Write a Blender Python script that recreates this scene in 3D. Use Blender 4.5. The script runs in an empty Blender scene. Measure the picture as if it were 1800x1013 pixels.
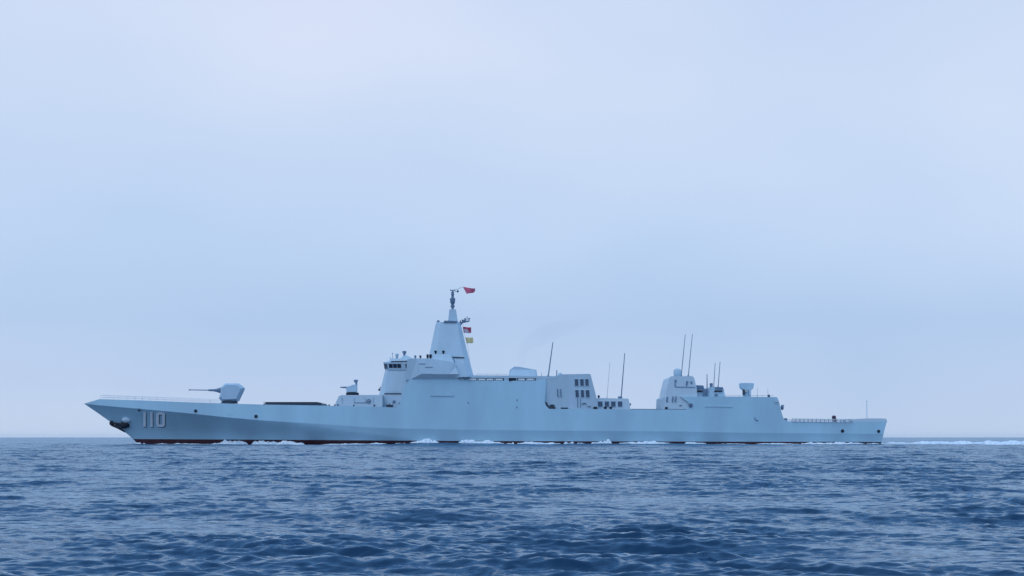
import bpy, bmesh, math, random
import numpy as np
from mathutils import Vector, Matrix

S = bpy.context.scene
COL = S.collection
R = math.radians

# ------------------------------------------------------------------ camera
D = 400.0                 # metres to the ship's centreline
FPX = 3135.0              # focal length in photo pixels (1800 wide)
CAM_H = 1.62              # eye height above the mean water
HOR = 769.0               # horizon row
cam = bpy.data.objects.new('camera', bpy.data.cameras.new('camera'))
COL.objects.link(cam)
cam.location = (0, 0, CAM_H)
cam.rotation_euler = (R(90), 0, 0)
cam.data.sensor_width = 36.0
cam.data.lens = 36.0 * FPX / 1800.0
cam.data.shift_y = (HOR - 506.5) / 1800.0
cam.data.clip_start = 0.1
cam.data.clip_end = 80000
S.camera = cam

# ------------------------------------------------------------------ sky, sun, exposure
SUN_EL, SUN_AZ = 60.0, -130.0      # azimuth measured from +Y (beyond the ship) towards +X
world = bpy.data.worlds.new('World')
S.world = world
world.use_nodes = True
wn, wl = world.node_tree.nodes, world.node_tree.links
wn.clear()
w_out = wn.new('ShaderNodeOutputWorld')
w_bg = wn.new('ShaderNodeBackground')
w_bg.inputs['Strength'].default_value = 0.10
w_sky = wn.new('ShaderNodeTexSky')
w_sky.sky_type = 'NISHITA'
w_sky.sun_disc = False
w_sky.sun_elevation = R(SUN_EL)
w_sky.sun_rotation = R(SUN_AZ)
w_sky.air_density = 1.3
w_sky.dust_density = 1.5
w_sky.ozone_density = 2.5
w_tc = wn.new('ShaderNodeTexCoord')
w_sep = wn.new('ShaderNodeSeparateXYZ')
wl.new(w_tc.outputs['Generated'], w_sep.inputs[0])
# thin cloud veil: colour by elevation (values in sky units, x strength 0.10)
w_ramp = wn.new('ShaderNodeValToRGB')
cr = w_ramp.color_ramp
cr.elements[0].position = 0.0
cr.elements[0].color = (.585, .715, .94, 1)
cr.elements[1].position = 1.0
cr.elements[1].color = (.35, .65, 1.10, 1)
for p, c in ((.030, (.510, .660, .925)), (.065, (.455, .622, .910)), (.11, (.550, .702, .960)),
             (.185, (.640, .755, .975)), (.245, (.665, .765, .985)), (.29, (.36, .60, .98)), (.36, (.25, .54, .99)), (.65, (.30, .59, 1.05))):
    e = cr.elements.new(p)
    e.color = (*c, 1)
wl.new(w_sep.outputs['Z'], w_ramp.inputs['Fac'])
w_map = wn.new('ShaderNodeMapping')
w_map.inputs['Scale'].default_value = (2.2, 2.2, 4.2)
w_map.inputs['Rotation'].default_value = (0, R(14), 0)
wl.new(w_tc.outputs['Generated'], w_map.inputs[0])
w_noise = wn.new('ShaderNodeTexNoise')
w_noise.inputs['Scale'].default_value = 1.5
w_noise.inputs['Detail'].default_value = 3.0
w_noise.inputs['Roughness'].default_value = 0.5
wl.new(w_map.outputs[0], w_noise.inputs['Vector'])
w_cl = wn.new('ShaderNodeMapRange')
w_cl.inputs['From Min'].default_value = .3
w_cl.inputs['From Max'].default_value = .7
w_cl.inputs['To Min'].default_value = -.075
w_cl.inputs['To Max'].default_value = .075
w_cl.clamp = False
wl.new(w_noise.outputs['Fac'], w_cl.inputs['Value'])
w_tint = wn.new('ShaderNodeVectorMath')
w_tint.operation = 'SCALE'
w_tint.inputs[0].default_value = (1.35, .75, .30)
wl.new(w_cl.outputs[0], w_tint.inputs['Scale'])
w_one = wn.new('ShaderNodeVectorMath')
w_one.operation = 'ADD'
w_one.inputs[1].default_value = (1, 1, 1)
wl.new(w_tint.outputs[0], w_one.inputs[0])
w_mul = wn.new('ShaderNodeVectorMath')
w_mul.operation = 'MULTIPLY'
wl.new(w_ramp.outputs['Color'], w_mul.inputs[0])
wl.new(w_one.outputs[0], w_mul.inputs[1])
w_x10 = wn.new('ShaderNodeVectorMath')
w_x10.operation = 'SCALE'
w_x10.inputs['Scale'].default_value = 10.0
wl.new(w_mul.outputs[0], w_x10.inputs[0])
w_mix = wn.new('ShaderNodeMix')
w_mix.data_type = 'RGBA'
w_mix.inputs['Factor'].default_value = 0.88
wl.new(w_sky.outputs['Color'], w_mix.inputs['A'])
wl.new(w_x10.outputs[0], w_mix.inputs['B'])
wl.new(w_mix.outputs['Result'], w_bg.inputs['Color'])
wl.new(w_bg.outputs[0], w_out.inputs[0])

sun = bpy.data.objects.new('sun', bpy.data.lights.new('sun', 'SUN'))
COL.objects.link(sun)
sun.data.energy = 0.55
sun.data.angle = R(35)
sun.data.color = (1.0, .99, .97)
sd = Vector((math.sin(R(SUN_AZ)) * math.cos(R(SUN_EL)), math.cos(R(SUN_AZ)) * math.cos(R(SUN_EL)), math.sin(R(SUN_EL))))
sun.rotation_euler = (-sd).to_track_quat('-Z', 'Y').to_euler()
sun.location = (-200, 100, 300)

S.view_settings.view_transform = 'Standard'
S.view_settings.look = 'None'
S.view_settings.exposure = 0.0
S.view_settings.gamma = 1.0
S.cycles.volume_bounces = 1
S.cycles.max_bounces = 8

# ------------------------------------------------------------------ materials
def new_mat(name):
    m = bpy.data.materials.new(name)
    m.use_nodes = True
    return m, m.node_tree.nodes, m.node_tree.links, m.node_tree.nodes['Principled BSDF']

def paint(name, col, rough=.5, var=.08, scale=.35, spec=.4, streak=True):
    m, n, l, p = new_mat(name)
    tc = n.new('ShaderNodeTexCoord')
    mp = n.new('ShaderNodeMapping')
    mp.inputs['Scale'].default_value = (1, 1, .25 if streak else 1)
    l.new(tc.outputs['Object'], mp.inputs[0])
    nz = n.new('ShaderNodeTexNoise')
    nz.inputs['Scale'].default_value = scale
    nz.inputs['Detail'].default_value = 6
    nz.inputs['Roughness'].default_value = .6
    l.new(mp.outputs[0], nz.inputs['Vector'])
    mr = n.new('ShaderNodeMapRange')
    mr.inputs['From Min'].default_value = .25
    mr.inputs['From Max'].default_value = .75
    mr.inputs['To Min'].default_value = 1 - var
    mr.inputs['To Max'].default_value = 1 + var
    l.new(nz.outputs['Fac'], mr.inputs['Value'])
    sc = n.new('ShaderNodeVectorMath')
    sc.operation = 'SCALE'
    sc.inputs[0].default_value = col
    l.new(mr.outputs[0], sc.inputs['Scale'])
    l.new(sc.outputs[0], p.inputs['Base Color'])
    p.inputs['Roughness'].default_value = rough
    p.inputs['Specular IOR Level'].default_value = spec
    return m

M = {}
M['hull'] = paint('hull_paint', (.41, .60, .70), .42, .13, .12)
M['super'] = paint('superstructure_paint', (.485, .605, .685), .5, .09, .3)
M['light'] = paint('pale_grey_paint', (.56, .66, .72), .5, .05, .5)
M['mid'] = paint('mid_grey_paint', (.16, .23, .33), .5, .1, .8)
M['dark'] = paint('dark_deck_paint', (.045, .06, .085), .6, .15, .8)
M['black'] = paint('black_iron', (.012, .016, .028), .6, .2, 1.0)
M['boot'] = paint('boot_topping_red', (.070, .018, .024), .55, .35, .5, streak=False)
M['white'] = paint('white_plastic', (.78, .79, .80), .4, .03, 1)
M['number'] = paint('number_white', (.93, .95, .97), .5, .05, 1)
M['maroon'] = paint('dull_maroon', (.10, .045, .07), .7, .2, 2)
M['backlit_red'] = paint('backlit_red_cloth', (.78, .16, .25), .8, .12, 1.5)  # red lightened, the glow of backlit cloth put into its colour
M['red'] = paint('red_cloth', (.62, .08, .13), .8, .12, 1.5)
M['pink'] = paint('white_cloth', (.75, .52, .55), .8, .1, 1.5)
M['yellow'] = paint('yellow_cloth', (.92, .70, .34), .8, .12, 1.5)
M['glass'] = paint('bridge_glass', (.02, .035, .06), .12, .1, 1)
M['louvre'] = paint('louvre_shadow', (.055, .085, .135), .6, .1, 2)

# ------------------------------------------------------------------ helpers
def W(px, py, b=0.0):
    """a point of the ship: photo column, photo row, metres from the centreline towards the viewer"""
    y = D - b
    return Vector(((px - 900.0) * y / FPX, y, CAM_H + (HOR - py) * y / FPX))

def MIR(v):
    return Vector((v.x, 2 * D - v.y, v.z))

def interp(x, xs, ys):
    return float(np.interp(x, xs, ys))

class MB:
    def __init__(self):
        self.v, self.f, self.m = [], [], []
    def add(self, vs, fs, mi=0):
        o = len(self.v)
        self.v += [tuple(p) for p in vs]
        self.f += [tuple(o + i for i in f) for f in fs]
        self.m += [mi] * len(fs)
        return self
    def loops(self, loops, cap=True, mi=0, closed=True):
        n = len(loops[0])
        vs = [p for l in loops for p in l]
        fs = []
        for k in range(len(loops) - 1):
            for i in range(n if closed else n - 1):
                j = (i + 1) % n
                fs.append((k * n + i, k * n + j, (k + 1) * n + j, (k + 1) * n + i))
        if cap:
            fs.append(tuple(range(n))[::-1])
            fs.append(tuple((len(loops) - 1) * n + i for i in range(n)))
        return self.add(vs, fs, mi)
    def prism(self, poly, b=0.0, bf=None, mi=0):
        """px outline on the near side, mirrored to the far side"""
        near = [W(x, y, bf(x, y) if bf else b) for x, y in poly]
        return self.loops([near, [MIR(p) for p in near]], mi=mi)
    def slab(self, poly, b0, b1, mi=0):
        """px outline standing between two distances b0 (far) and b1 (near) of the centreline, true-size outline"""
        near = [W(x, y, (b0 + b1) / 2) for x, y in poly]
        a = [Vector((p.x, D - b1, p.z)) for p in near]
        c = [Vector((p.x, D - b0, p.z)) for p in near]
        return self.loops([a, c], mi=mi)
    def facet(self, poly, b0, b1, k=.8, bc=0.0, mi=0):
        cx = sum(p[0] for p in poly) / len(poly)
        cy = sum(p[1] for p in poly) / len(poly)
        full = [W(x, y, bc) for x, y in poly]
        ins = [W(cx + (x - cx) * k, cy + (y - cy) * k, bc) for x, y in poly]
        sh = lambda L, d: [Vector((p.x, p.y + d, p.z)) for p in L]
        return self.loops([sh(ins, -b1), sh(full, -b0), sh(full, b0), sh(ins, b1)], mi=mi)
    def levels(self, lv, mi=0):
        """lv: list of (row, [(col, b), ...]) near half-loops from bow to stern; mirrored to a closed loop"""
        L = []
        for y, pts in lv:
            near = [W(x, y, b) for x, b in pts]
            L.append(near + [MIR(p) for p in near[::-1]])
        return self.loops(L, mi=mi)
    def tube(self, pts, r, seg=8, mi=0):
        pts = [Vector(p) for p in pts]
        rs = r if isinstance(r, (list, tuple)) else [r] * len(pts)
        L = []
        for i, p in enumerate(pts):
            d = (pts[min(i + 1, len(pts) - 1)] - pts[max(i - 1, 0)]).normalized()
            u = d.cross(Vector((0, 1, 0)) if abs(d.y) < .9 else Vector((1, 0, 0))).normalized()
            w = d.cross(u)
            L.append([p + (u * math.cos(a) + w * math.sin(a)) * rs[i] for a in (2 * math.pi * k / seg for k in range(seg))])
        return self.loops(L, mi=mi)
    def lathe(self, px, prof, b=0.0, seg=20, mi=0):
        """prof: list of (row, radius m) around the vertical at photo column px"""
        L = []
        for y, r in prof:
            c = W(px, y, b)
            L.append([c + Vector((r * math.cos(a), r * math.sin(a), 0)) for a in (2 * math.pi * k / seg for k in range(seg))])
        return self.loops(L, mi=mi)
    def box(self, c, sx, sy, sz, mi=0):
        c = Vector(c)
        v = [c + Vector((x * sx / 2, y * sy / 2, z * sz / 2)) for x in (-1, 1) for y in (-1, 1) for z in (-1, 1)]
        return self.add(v, [(0, 1, 3, 2), (4, 6, 7, 5), (0, 4, 5, 1), (2, 3, 7, 6), (0, 2, 6, 4), (1, 5, 7, 3)], mi)
    def build(self, name, mats, parent=None, smooth=False, fix=True, label=None):
        me = bpy.data.meshes.new(name)
        me.from_pydata(self.v, [], self.f)
        mats = mats if isinstance(mats, (list, tuple)) else [mats]
        for m in mats:
            me.materials.append(m)
        me.polygons.foreach_set('material_index', self.m)
        if fix:
            bm = bmesh.new()
            bm.from_mesh(me)
            bmesh.ops.recalc_face_normals(bm, faces=bm.faces)
            bm.to_mesh(me)
            bm.free()
        if smooth:
            me.polygons.foreach_set('use_smooth', [True] * len(me.polygons))
        me.update()
        o = bpy.data.objects.new(name, me)
        COL.objects.link(o)
        if parent:
            o.parent = parent
            wm = parent.get('_o')
            base = ORIGIN.get(parent.name, Vector((0, 0, 0)))
            me.transform(Matrix.Translation(-base))
            ORIGIN[o.name] = base
        if label:
            o['label'] = label
        return o

ORIGIN = {}

def tag(o, label=None, cat=None, group=None, kind=None):
    for k, v in (('label', label), ('category', cat), ('group', group), ('kind', kind)):
        if v:
            o[k] = v
    return o

# ------------------------------------------------------------------ the sea
rng = np.random.default_rng(11)

def wave_set():
    comps = []
    main = R(255)                      # travelling towards the viewer, a little to the left
    for lam, n, steep, spread in ((26, 3, .009, 20), (14, 5, .013, 22), (8.0, 8, .019, 26), (4.8, 14, .028, 32), (2.9, 20, .034, 38),
                                  (1.7, 26, .042, 40), (1.0, 30, .054, 44), (.60, 34, .076, 48), (.36, 34, .092, 52), (.23, 26, .085, 60)):
        for i in range(n):
            L = lam * math.exp(rng.uniform(-.3, .3))
            th = main + R(rng.normal(0, spread * .6))
            k = 2 * math.pi / L
            a = steep / k * math.sqrt(2.0 / n) * rng.uniform(.6, 1.4) * 1.02
            comps.append((L, k * math.cos(th), k * math.sin(th), a, rng.uniform(0, 2 * math.pi)))
    return comps

WAVES = wave_set()

def sea_disp(x, y, gap):
    dx = np.zeros_like(x); dy = np.zeros_like(x); dz = np.zeros_like(x)
    patch = 1 + .18 * np.sin(x * .051 + y * .023 + 1.0) * np.sin(y * .037 - x * .017 + 2.1) + .45 * np.sin(x * .31 - y * .083 + .6) * np.sin(y * .171 + x * .09)
    patch += .40 * np.sin(x * .73 + y * .21 + 2.2) * np.sin(y * .37 - x * .26 + .4)
    patch = np.clip(patch, .35, 1.5)
    gmin = gap.min(axis=1)
    for L, kx, ky, a, ph in WAVES:
        rows = np.nonzero(L / np.maximum(gmin, 1e-6) > 1.4)[0]
        if not len(rows):
            continue
        sl = slice(0, rows[-1] + 1)
        xs, ys = x[sl], y[sl]
        w = np.clip((L / np.maximum(gap[sl], 1e-6) - 1.4) / 1.4, 0, 1)
        p = kx * xs + ky * ys + ph
        s, c = np.sin(p), np.cos(p)
        k = math.hypot(kx, ky)
        aw = a * w * (patch[sl] if L < 10 else 1)
        dz[sl] += aw * (c + .5 * s * c)          # fronts steeper than backs
        q = .62
        dx[sl] -= q * aw * kx / k * s
        dy[sl] -= q * aw * ky / k * s
    # water piled up along the moving hull
    px = 900 + x * FPX / (D - 9.5)
    hgt = np.interp(px, [200, 300, 420, 560, 680, 740, 860, 960, 1060, 1180, 1300, 1540, 1620, 1900, 2400], [0, .05, .1, -.05, .2, .38, .34, .2, .34, .32, .1, .12, .25, .25, 0])
    dz += hgt * (np.exp(-((y - (D - 11.5)) / 5.5) ** 2) + np.exp(-((y - (D + 11.5)) / 5.5) ** 2))
    return dx, dy, dz

def water_material():
    m, n, l, p = new_mat('sea_water')
    n.remove(p)
    body = n.new('ShaderNodeBsdfDiffuse')
    body.inputs['Color'].default_value = (.006, .033, .076, 1)
    gloss = n.new('ShaderNodeBsdfGlossy')
    gloss.inputs['Color'].default_value = (.62, .76, .88, 1)
    gloss.inputs['Roughness'].default_value = .14
    fres = n.new('ShaderNodeFresnel')
    fres.inputs['IOR'].default_value = 1.333
    mixs = n.new('ShaderNodeMixShader')
    l.new(fres.outputs[0], mixs.inputs[0]); l.new(body.outputs[0], mixs.inputs[1]); l.new(gloss.outputs[0], mixs.inputs[2])
    l.new(mixs.outputs[0], n['Material Output'].inputs['Surface'])
    g = n.new('ShaderNodeNewGeometry')
    mp = n.new('ShaderNodeMapping')
    mp.inputs['Rotation'].default_value = (0, 0, R(12))
    mp.inputs['Scale'].default_value = (.62, 1.0, 1.0)
    l.new(g.outputs['Position'], mp.inputs[0])
    # the ripples below the mesh's resolution: two scales of noise taken directly as surface slope
    acc = g.outputs['Normal']
    for sc, amp, det in ((.35, .30, 2.0), (2.2, .55, 2.0), (9.0, .40, 2.0)):
        nz = n.new('ShaderNodeTexNoise')
        nz.inputs['Scale'].default_value = sc
        nz.inputs['Detail'].default_value = det
        nz.inputs['Roughness'].default_value = .6
        nz.inputs['Distortion'].default_value = .4
        l.new(mp.outputs[0], nz.inputs['Vector'])
        sub = n.new('ShaderNodeVectorMath'); sub.operation = 'SUBTRACT'
        sub.inputs[1].default_value = (.5, .5, .5)
        l.new(nz.outputs['Color'], sub.inputs[0])
        mul = n.new('ShaderNodeVectorMath'); mul.operation = 'MULTIPLY'
        mul.inputs[1].default_value = (amp, amp * 1.3, 0)
        l.new(sub.outputs[0], mul.inputs[0])
        add = n.new('ShaderNodeVectorMath'); add.operation = 'ADD'
        l.new(acc, add.inputs[0]); l.new(mul.outputs[0], add.inputs[1])
        acc = add.outputs[0]
    nm = n.new('ShaderNodeVectorMath'); nm.operation = 'NORMALIZE'
    l.new(acc, nm.inputs[0])
    for q in (body, gloss, fres):
        l.new(nm.outputs[0], q.inputs['Normal'])
    return m

M['water'] = water_material()

def build_sea():
    th = list(np.arange(-19, 19.001, .075))
    a, st = 19.0, .09
    while a < 180:
        st = min(st * 1.12, 6)
        a = min(a + st, 180)
        if a < 179.5:
            th.append(a); th.insert(0, -a)
    th.append(180.0)
    th = np.radians(np.array(th))
    rr = [3.0]
    while rr[-1] < 15:
        rr.append(rr[-1] * 1.02)
    while rr[-1] < 60:
        rr.append(rr[-1] * 1.0026)
    while rr[-1] < 470:
        rr.append(rr[-1] * 1.0018)
    while rr[-1] < 1500:
        rr.append(rr[-1] * 1.006)
    while rr[-1] < 30000:
        rr.append(rr[-1] * 1.03)
    rr = np.array(rr)
    nr, nt = len(rr), len(th)
    dth = np.minimum(np.abs(np.diff(np.append(th, th[0] + 2 * math.pi))), np.abs(np.diff(np.insert(th, 0, th[-1] - 2 * math.pi))))
    rg, tg = np.meshgrid(rr, th, indexing='ij')
    drr = np.gradient(rr)
    gap = np.maximum(drr[:, None], rg * dth[None, :])
    x = rg * np.sin(tg); y = rg * np.cos(tg)
    dx, dy, dz = sea_disp(x, y, gap)
    co = np.stack([x + dx, y + dy, dz], -1).reshape(-1, 3)
    co = np.vstack([co, [[0, 0, -.1]]])
    i = np.arange(nr - 1)[:, None] * nt
    j = np.arange(nt)[None, :]
    j2 = (j + 1) % nt
    quads = np.stack([(i + j), (i + j2), (i + nt + j2), (i + nt + j)], -1).reshape(-1, 4)[:, ::-1]
    c = nr * nt
    tris = np.stack([np.full(nt, c), np.arange(nt), (np.arange(nt) + 1) % nt], -1)[:, ::-1]
    me = bpy.data.meshes.new('sea')
    me.vertices.add(len(co)); me.vertices.foreach_set('co', co.ravel())
    nq, ntr = len(quads), len(tris)
    me.loops.add(nq * 4 + ntr * 3)
    me.loops.foreach_set('vertex_index', np.concatenate([quads.ravel(), tris.ravel()]).astype(np.int32))
    me.polygons.add(nq + ntr)
    me.polygons.foreach_set('loop_start', np.concatenate([np.arange(nq) * 4, nq * 4 + np.arange(ntr) * 3]).astype(np.int32))
    me.polygons.foreach_set('use_smooth', np.ones(nq + ntr, bool))
    me.update(calc_edges=True)
    me.validate()
    me.materials.append(M['water'])
    o = bpy.data.objects.new('sea', me)
    COL.objects.link(o)
    # make sure faces look up
    if me.polygons[nq // 2].normal.z < 0:
        me.flip_normals()
    tag(o, 'choppy dark blue open sea with short wind waves reaching the horizon', 'sea', kind='structure')
    return o

build_sea()

# ------------------------------------------------------------------ hull shape functions (photo columns / rows, metres)
YK = ([148, 200, 245, 340, 400, 470, 560, 640, 700, 840, 1000, 1180, 1300, 1560], [710, 715, 718.8, 727.5, 734, 740, 745.3, 751, 753.5, 756, 757.5, 758.5, 761, 763])
YB = ([148, 235, 500, 800, 1100, 1560], [772, 772, 773.3, 775.3, 776.2, 777.3])
YD = ([148, 175, 250, 350, 460, 560, 640, 700, 958, 1048, 1165, 1216, 1300, 1372, 1386, 1470, 1540, 1560],
      [709.7, 701.8, 704, 708, 711.3, 713, 714.6, 716.6, 719, 719.5, 720, 720.3, 728, 737, 741, 742.2, 741.6, 741])
STEM = ([148, 170, 192, 210, 222, 235, 245, 256], [710, 725, 740.5, 752, 761.5, 773, 783, 796])
Y_BOT = 797.0

def yk(x): return interp(x, *YK)
def yb(x): return interp(x, *YB)
def yd(x): return interp(x, *YD)
def row(x, v):
    return yk(x) + (yb(x) - yk(x)) * v if v <= 1 else yb(x) + (Y_BOT - yb(x)) * (v - 1)
def stem_x(v):
    lo, hi = 148.0, 256.0
    for _ in range(40):
        m = (lo + hi) / 2
        if interp(m, *STEM) < row(m, v): lo = m
        else: hi = m
    return lo
def half_breadth(x, v):
    xs = stem_x(v)
    L = 400 + 150 * min(v, 1.4)
    bm = 10.1 - .35 * min(v, 1) - .5 * max(v - 1, 0)
    t = min(max((x - xs) / L, 0), 1)
    b = bm * (1 - (1 - t) ** 2.25)
    b *= interp(x, [148, 1200, 1560], [1, 1, .88])
    return max(b, .02)
_bk = {}
def bk(x):
    k = round(x, 1)
    if k not in _bk: _bk[k] = half_breadth(x, 0)
    return _bk[k]
TUMBLE = .15
def bs(x, y):
    """side plane above the knuckle (leans inboard)"""
    return max(bk(x) - TUMBLE * (yk(x) - y) * D / FPX, .02)
def bl(x, y):
    """side plane below the knuckle"""
    v = (y - yk(x)) / (yb(x) - yk(x))
    return half_breadth(x, max(0, v))
def x_end(y): return 1559.5 - (y - 738) * .25

SHIP0 = W(853, HOR, 0)
SHIP0.z = 0
ship = bpy.data.objects.new('warship', None)
COL.objects.link(ship)
ship.location = SHIP0
ORIGIN['warship'] = SHIP0.copy()
tag(ship, 'pale blue grey naval destroyer numbered 110 steaming left across the open sea', 'warship')

def build_hull():
    mb = MB()
    us = np.concatenate([np.linspace(0, .3, 46)[:-1] ** 1.0, np.linspace(.3, 1, 70)])
    vs = [0, .12, .25, .4, .55, .7, .85, 1.0, 1.5, 2.0]
    grid = []
    for v in vs:
        xs = stem_x(v)
        r = []
        for u in us:
            xe = x_end(row(1555, v))
            x = xs + (xe - xs) * u
            r.append(W(x, row(x, v), half_breadth(x, v)))
        grid.append(r)
    n = len(us)
    for k in range(len(vs) - 1):
        mi = 1 if vs[k] >= 1 else 0
        for sgn in (0, 1):
            A, B = (grid[k], grid[k + 1]) if sgn == 0 else ([MIR(p) for p in grid[k]], [MIR(p) for p in grid[k + 1]])
            mb.add(A + B, [(i, i + 1, n + i + 1, n + i) for i in range(n - 1)], mi)
    # upper strake: knuckle to deck edge
    xs = sorted(set(list(np.linspace(148, 1559, 120)) + YD[0][:-1]))
    lo = [W(x, yk(x), bk(x)) for x in xs]
    hi = [W(x, yd(x), bs(x, yd(x))) for x in xs]
    xe_k, xe_d = x_end(yk(1556)), x_end(yd(1556))
    lo[-1] = W(xe_k, yk(xe_k), bk(xe_k)); hi[-1] = W(xe_d, yd(xe_d), bs(xe_d, yd(xe_d)))
    m = len(xs)
    for sgn in (0, 1):
        A, B = (lo, hi) if sgn == 0 else ([MIR(p) for p in lo], [MIR(p) for p in hi])
        mb.add(A + B, [(i, i + 1, m + i + 1, m + i) for i in range(m - 1)], 0)
    # deck
    mb.add(hi + [MIR(p) for p in hi], [(i, i + 1, m + i + 1, m + i) for i in range(m - 1)], 2)
    # transom
    col = [hi[-1]] + [lo[-1]] + [g[-1] for g in grid[1:]]
    mb.add(col + [MIR(p) for p in col], [(i, i + 1, len(col) + i + 1, len(col) + i) for i in range(len(col) - 1)], 0)
    return mb.build('hull', [M['hull'], M['boot'], M['mid']], ship)

hull = build_hull()

def plate(name, poly, bf, mat, parent, off=.04, thick=.12, label=None):
    near = [W(x, y, bf(x, y) + off) for x, y in poly]
    back = [W(x, y, bf(x, y) + off - thick) for x, y in poly]
    return MB().loops([near, back]).build(name, mat, parent, label=label)

def circ(cx, cy, r, n=14):
    return [(cx + r * math.cos(2 * math.pi * k / n), cy + r * math.sin(2 * math.pi * k / n)) for k in range(n)]

# openings in the hull side
bany = lambda x, y: bs(x, y) if y < yk(x) else bl(x, y)
for cx, cy, r in ((244.6, 720.6, 2.7), (344, 722.8, 3.1), (450, 732.4, 3.3), (1481, 758, 3.2), (1544.5, 758.5, 3.0)):
    f = plate('fairlead', circ(cx, cy, r), bany, M['black'], hull, .03, .06)
    ring = MB()
    o_, i_ = circ(cx, cy, r * 1.28), circ(cx, cy, r)
    ring.add([W(x, y, bany(x, y) + .07) for x, y in o_] + [W(x, y, bany(x, y) + .07) for x, y in i_] + [W(x, y, bany(x, y) - .1) for x, y in o_],
             [(k, (k + 1) % 14, 14 + (k + 1) % 14, 14 + k) for k in range(14)] + [(k, (k + 1) % 14, 28 + (k + 1) % 14, 28 + k) for k in range(14)])
    ring.build('rim', M['hull'], f)
plate('hatch_cover', circ(403, 726.5, 3.6), bany, M['hull'], hull, .07, .15)

# hull number 110 with its drop shadow
def number_mesh(dx, dy, off, mb, mi):
    def quad(x0, y0, x1, y1):
        xs = np.linspace(x0, x1, 3); ys = np.linspace(y0, y1, 5)
        g = [W(x + dx, y + dy, bl(x + dx, y + dy) + off) for y in ys for x in xs]
        mb.add(g, [(r * 3 + c, r * 3 + c + 1, r * 3 + c + 4, r * 3 + c + 3) for r in range(4) for c in range(2)], mi)
    def digit_one(x):
        quad(x, 724.3, x + 4.5, 751)
    digit_one(251.9); digit_one(263.9)
    def rr(x0, y0, x1, y1, r):
        out = []
        for cx, cy, a0 in ((x1 - r, y0 + r, -90), (x1 - r, y1 - r, 0), (x0 + r, y1 - r, 90), (x0 + r, y0 + r, 180)):
            for k in range(5):
                a = R(a0 + 90 * k / 4)
                out.append((cx + r * math.cos(a), cy + r * math.sin(a)))
        return out
    o_, i_ = rr(274.2, 724.5, 290.0, 751, 4.5), rr(279.2, 729.3, 285.0, 746.2, 1.6)
    n = len(o_)
    mb.add([W(x + dx, y + dy, bl(x + dx, y + dy) + off) for x, y in o_ + i_], [(k, (k + 1) % n, n + (k + 1) % n, n + k) for k in range(n)], mi)
mb = MB()
number_mesh(1.1, 1.1, .05, mb, 1)
number_mesh(0, 0, .09, mb, 0)
mb.build('hull_number', [M['number'], M['black']], hull, fix=False)

# anchor with its bolster at the stem
def blob(mb, c, rx, ry, rz, nu=14, nv=8, mi=0):
    L = []
    for i in range(1, nv):
        t = math.pi * i / nv
        L.append([Vector(c) + Vector((rx * math.sin(t) * math.cos(a), ry * math.sin(t) * math.sin(a), rz * math.cos(t))) for a in (2 * math.pi * k / nu for k in range(nu))])
    return mb.loops(L, mi=mi)
mb = MB()
blob(mb, W(222.5, 738.6, bl(222.5, 739) + .05), 1.1, .75, .72)
mb.build('anchor_bolster', M['light'], hull, smooth=True)  # pale paint carries the lightness of its upward-facing surface
mb = MB()
bA = lambda x, y: bl(max(x, stem_x((y - yk(x)) / (yb(x) - yk(x))) + 1), y)
hz = W(219, 748, bl(222, 748) + .75)
mb.tube([W(226, 748, bl(226, 748)), hz, W(206, 745.5, .9), W(198, 743.8, .55)], [.45, .42, .26, .22], 10)
mb.build('anchor', M['black'], hull)
anchor = [c for c in hull.children if c.name == 'anchor'][0]
mb = MB()
blob(mb, W(218.5, 746.6, bl(220, 746) + .55), .95, .5, .95)
mb.build('anchor_stock', M['black'], anchor, smooth=True)
mb = MB()
mb.facet([(192.5, 743.5), (195, 739.2), (198.2, 740.4), (197.6, 743), (200.5, 745.2), (199, 747.8), (193.5, 747.6)], .35, .6, .8, bc=.3)
mb.tube([W(196, 747, .35), W(208, 752, .8), W(220, 760, 1.0)], [.28, .3, .12], 8)
mb.build('fluke', M['black'], anchor)

# ------------------------------------------------------------------ rails on bow and stern
def railing(name, pts, h, step, r, parent, mat, rails=(1.0, .5)):
    mb = MB()
    P = [Vector(p) for p in pts]
    for f in rails:
        mb.tube([p + Vector((0, 0, h * f)) for p in P], r, 5)
    for a, b in zip(P[:-1], P[1:]):
        n = max(1, int((b - a).length / step))
        for k in range(n):
            q = a.lerp(b, k / n)
            mb.tube([q - Vector((0, 0, .05)), q + Vector((0, 0, h))], r, 5)
    return mb.build(name, mat, parent)
bx = [177, 200, 250, 300, 350, 385]
railing('bow_railing', [W(x, yd(x), bs(x, yd(x)) - .15) for x in bx], .85, 1.6, .028, hull, M['light'])
railing('bow_railing', [MIR(W(x, yd(x), bs(x, yd(x)) - .15)) for x in bx], .85, 1.6, .028, hull, M['light'])
# hinged safety nets round the flight deck
for side in (0, 1):
    mb = MB()
    for x in np.arange(1392, 1500, 7.2):
        a, b = W(x, yd(x) + .4, bs(x, yd(x)) + .05), W(x + 6.2, yd(x) + .4, bs(x, yd(x)) + .05)
        up = Vector((0, -.35, .66))
        q = [a, b, b + up, a + up]
        for i in range(4):
            mb.tube([q[i], q[(i + 1) % 4]], .07, 5)
        mb.tube([a, b + up], .03, 5); mb.tube([b, a + up], .03, 5)
        mb.tube([(a + b) / 2, (a + b) / 2 + up], .03, 5)
    if side:
        mb.v = [tuple(MIR(Vector(p))) for p in mb.v]
    mb.build('safety_net', M['white'], hull)
mb = MB()
qs = [(1499, 741.5), (1501, 737.0), (1523, 735.8), (1548, 735.6), (1558.0, 736.4), (1559.6, 741)]
mb.prism([*qs, (1559, 743), (1499, 743)], bf=lambda x, y: bs(x, y) - .02)
mb.build('stern_screen', M['light'], hull)
mb = MB()
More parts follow.
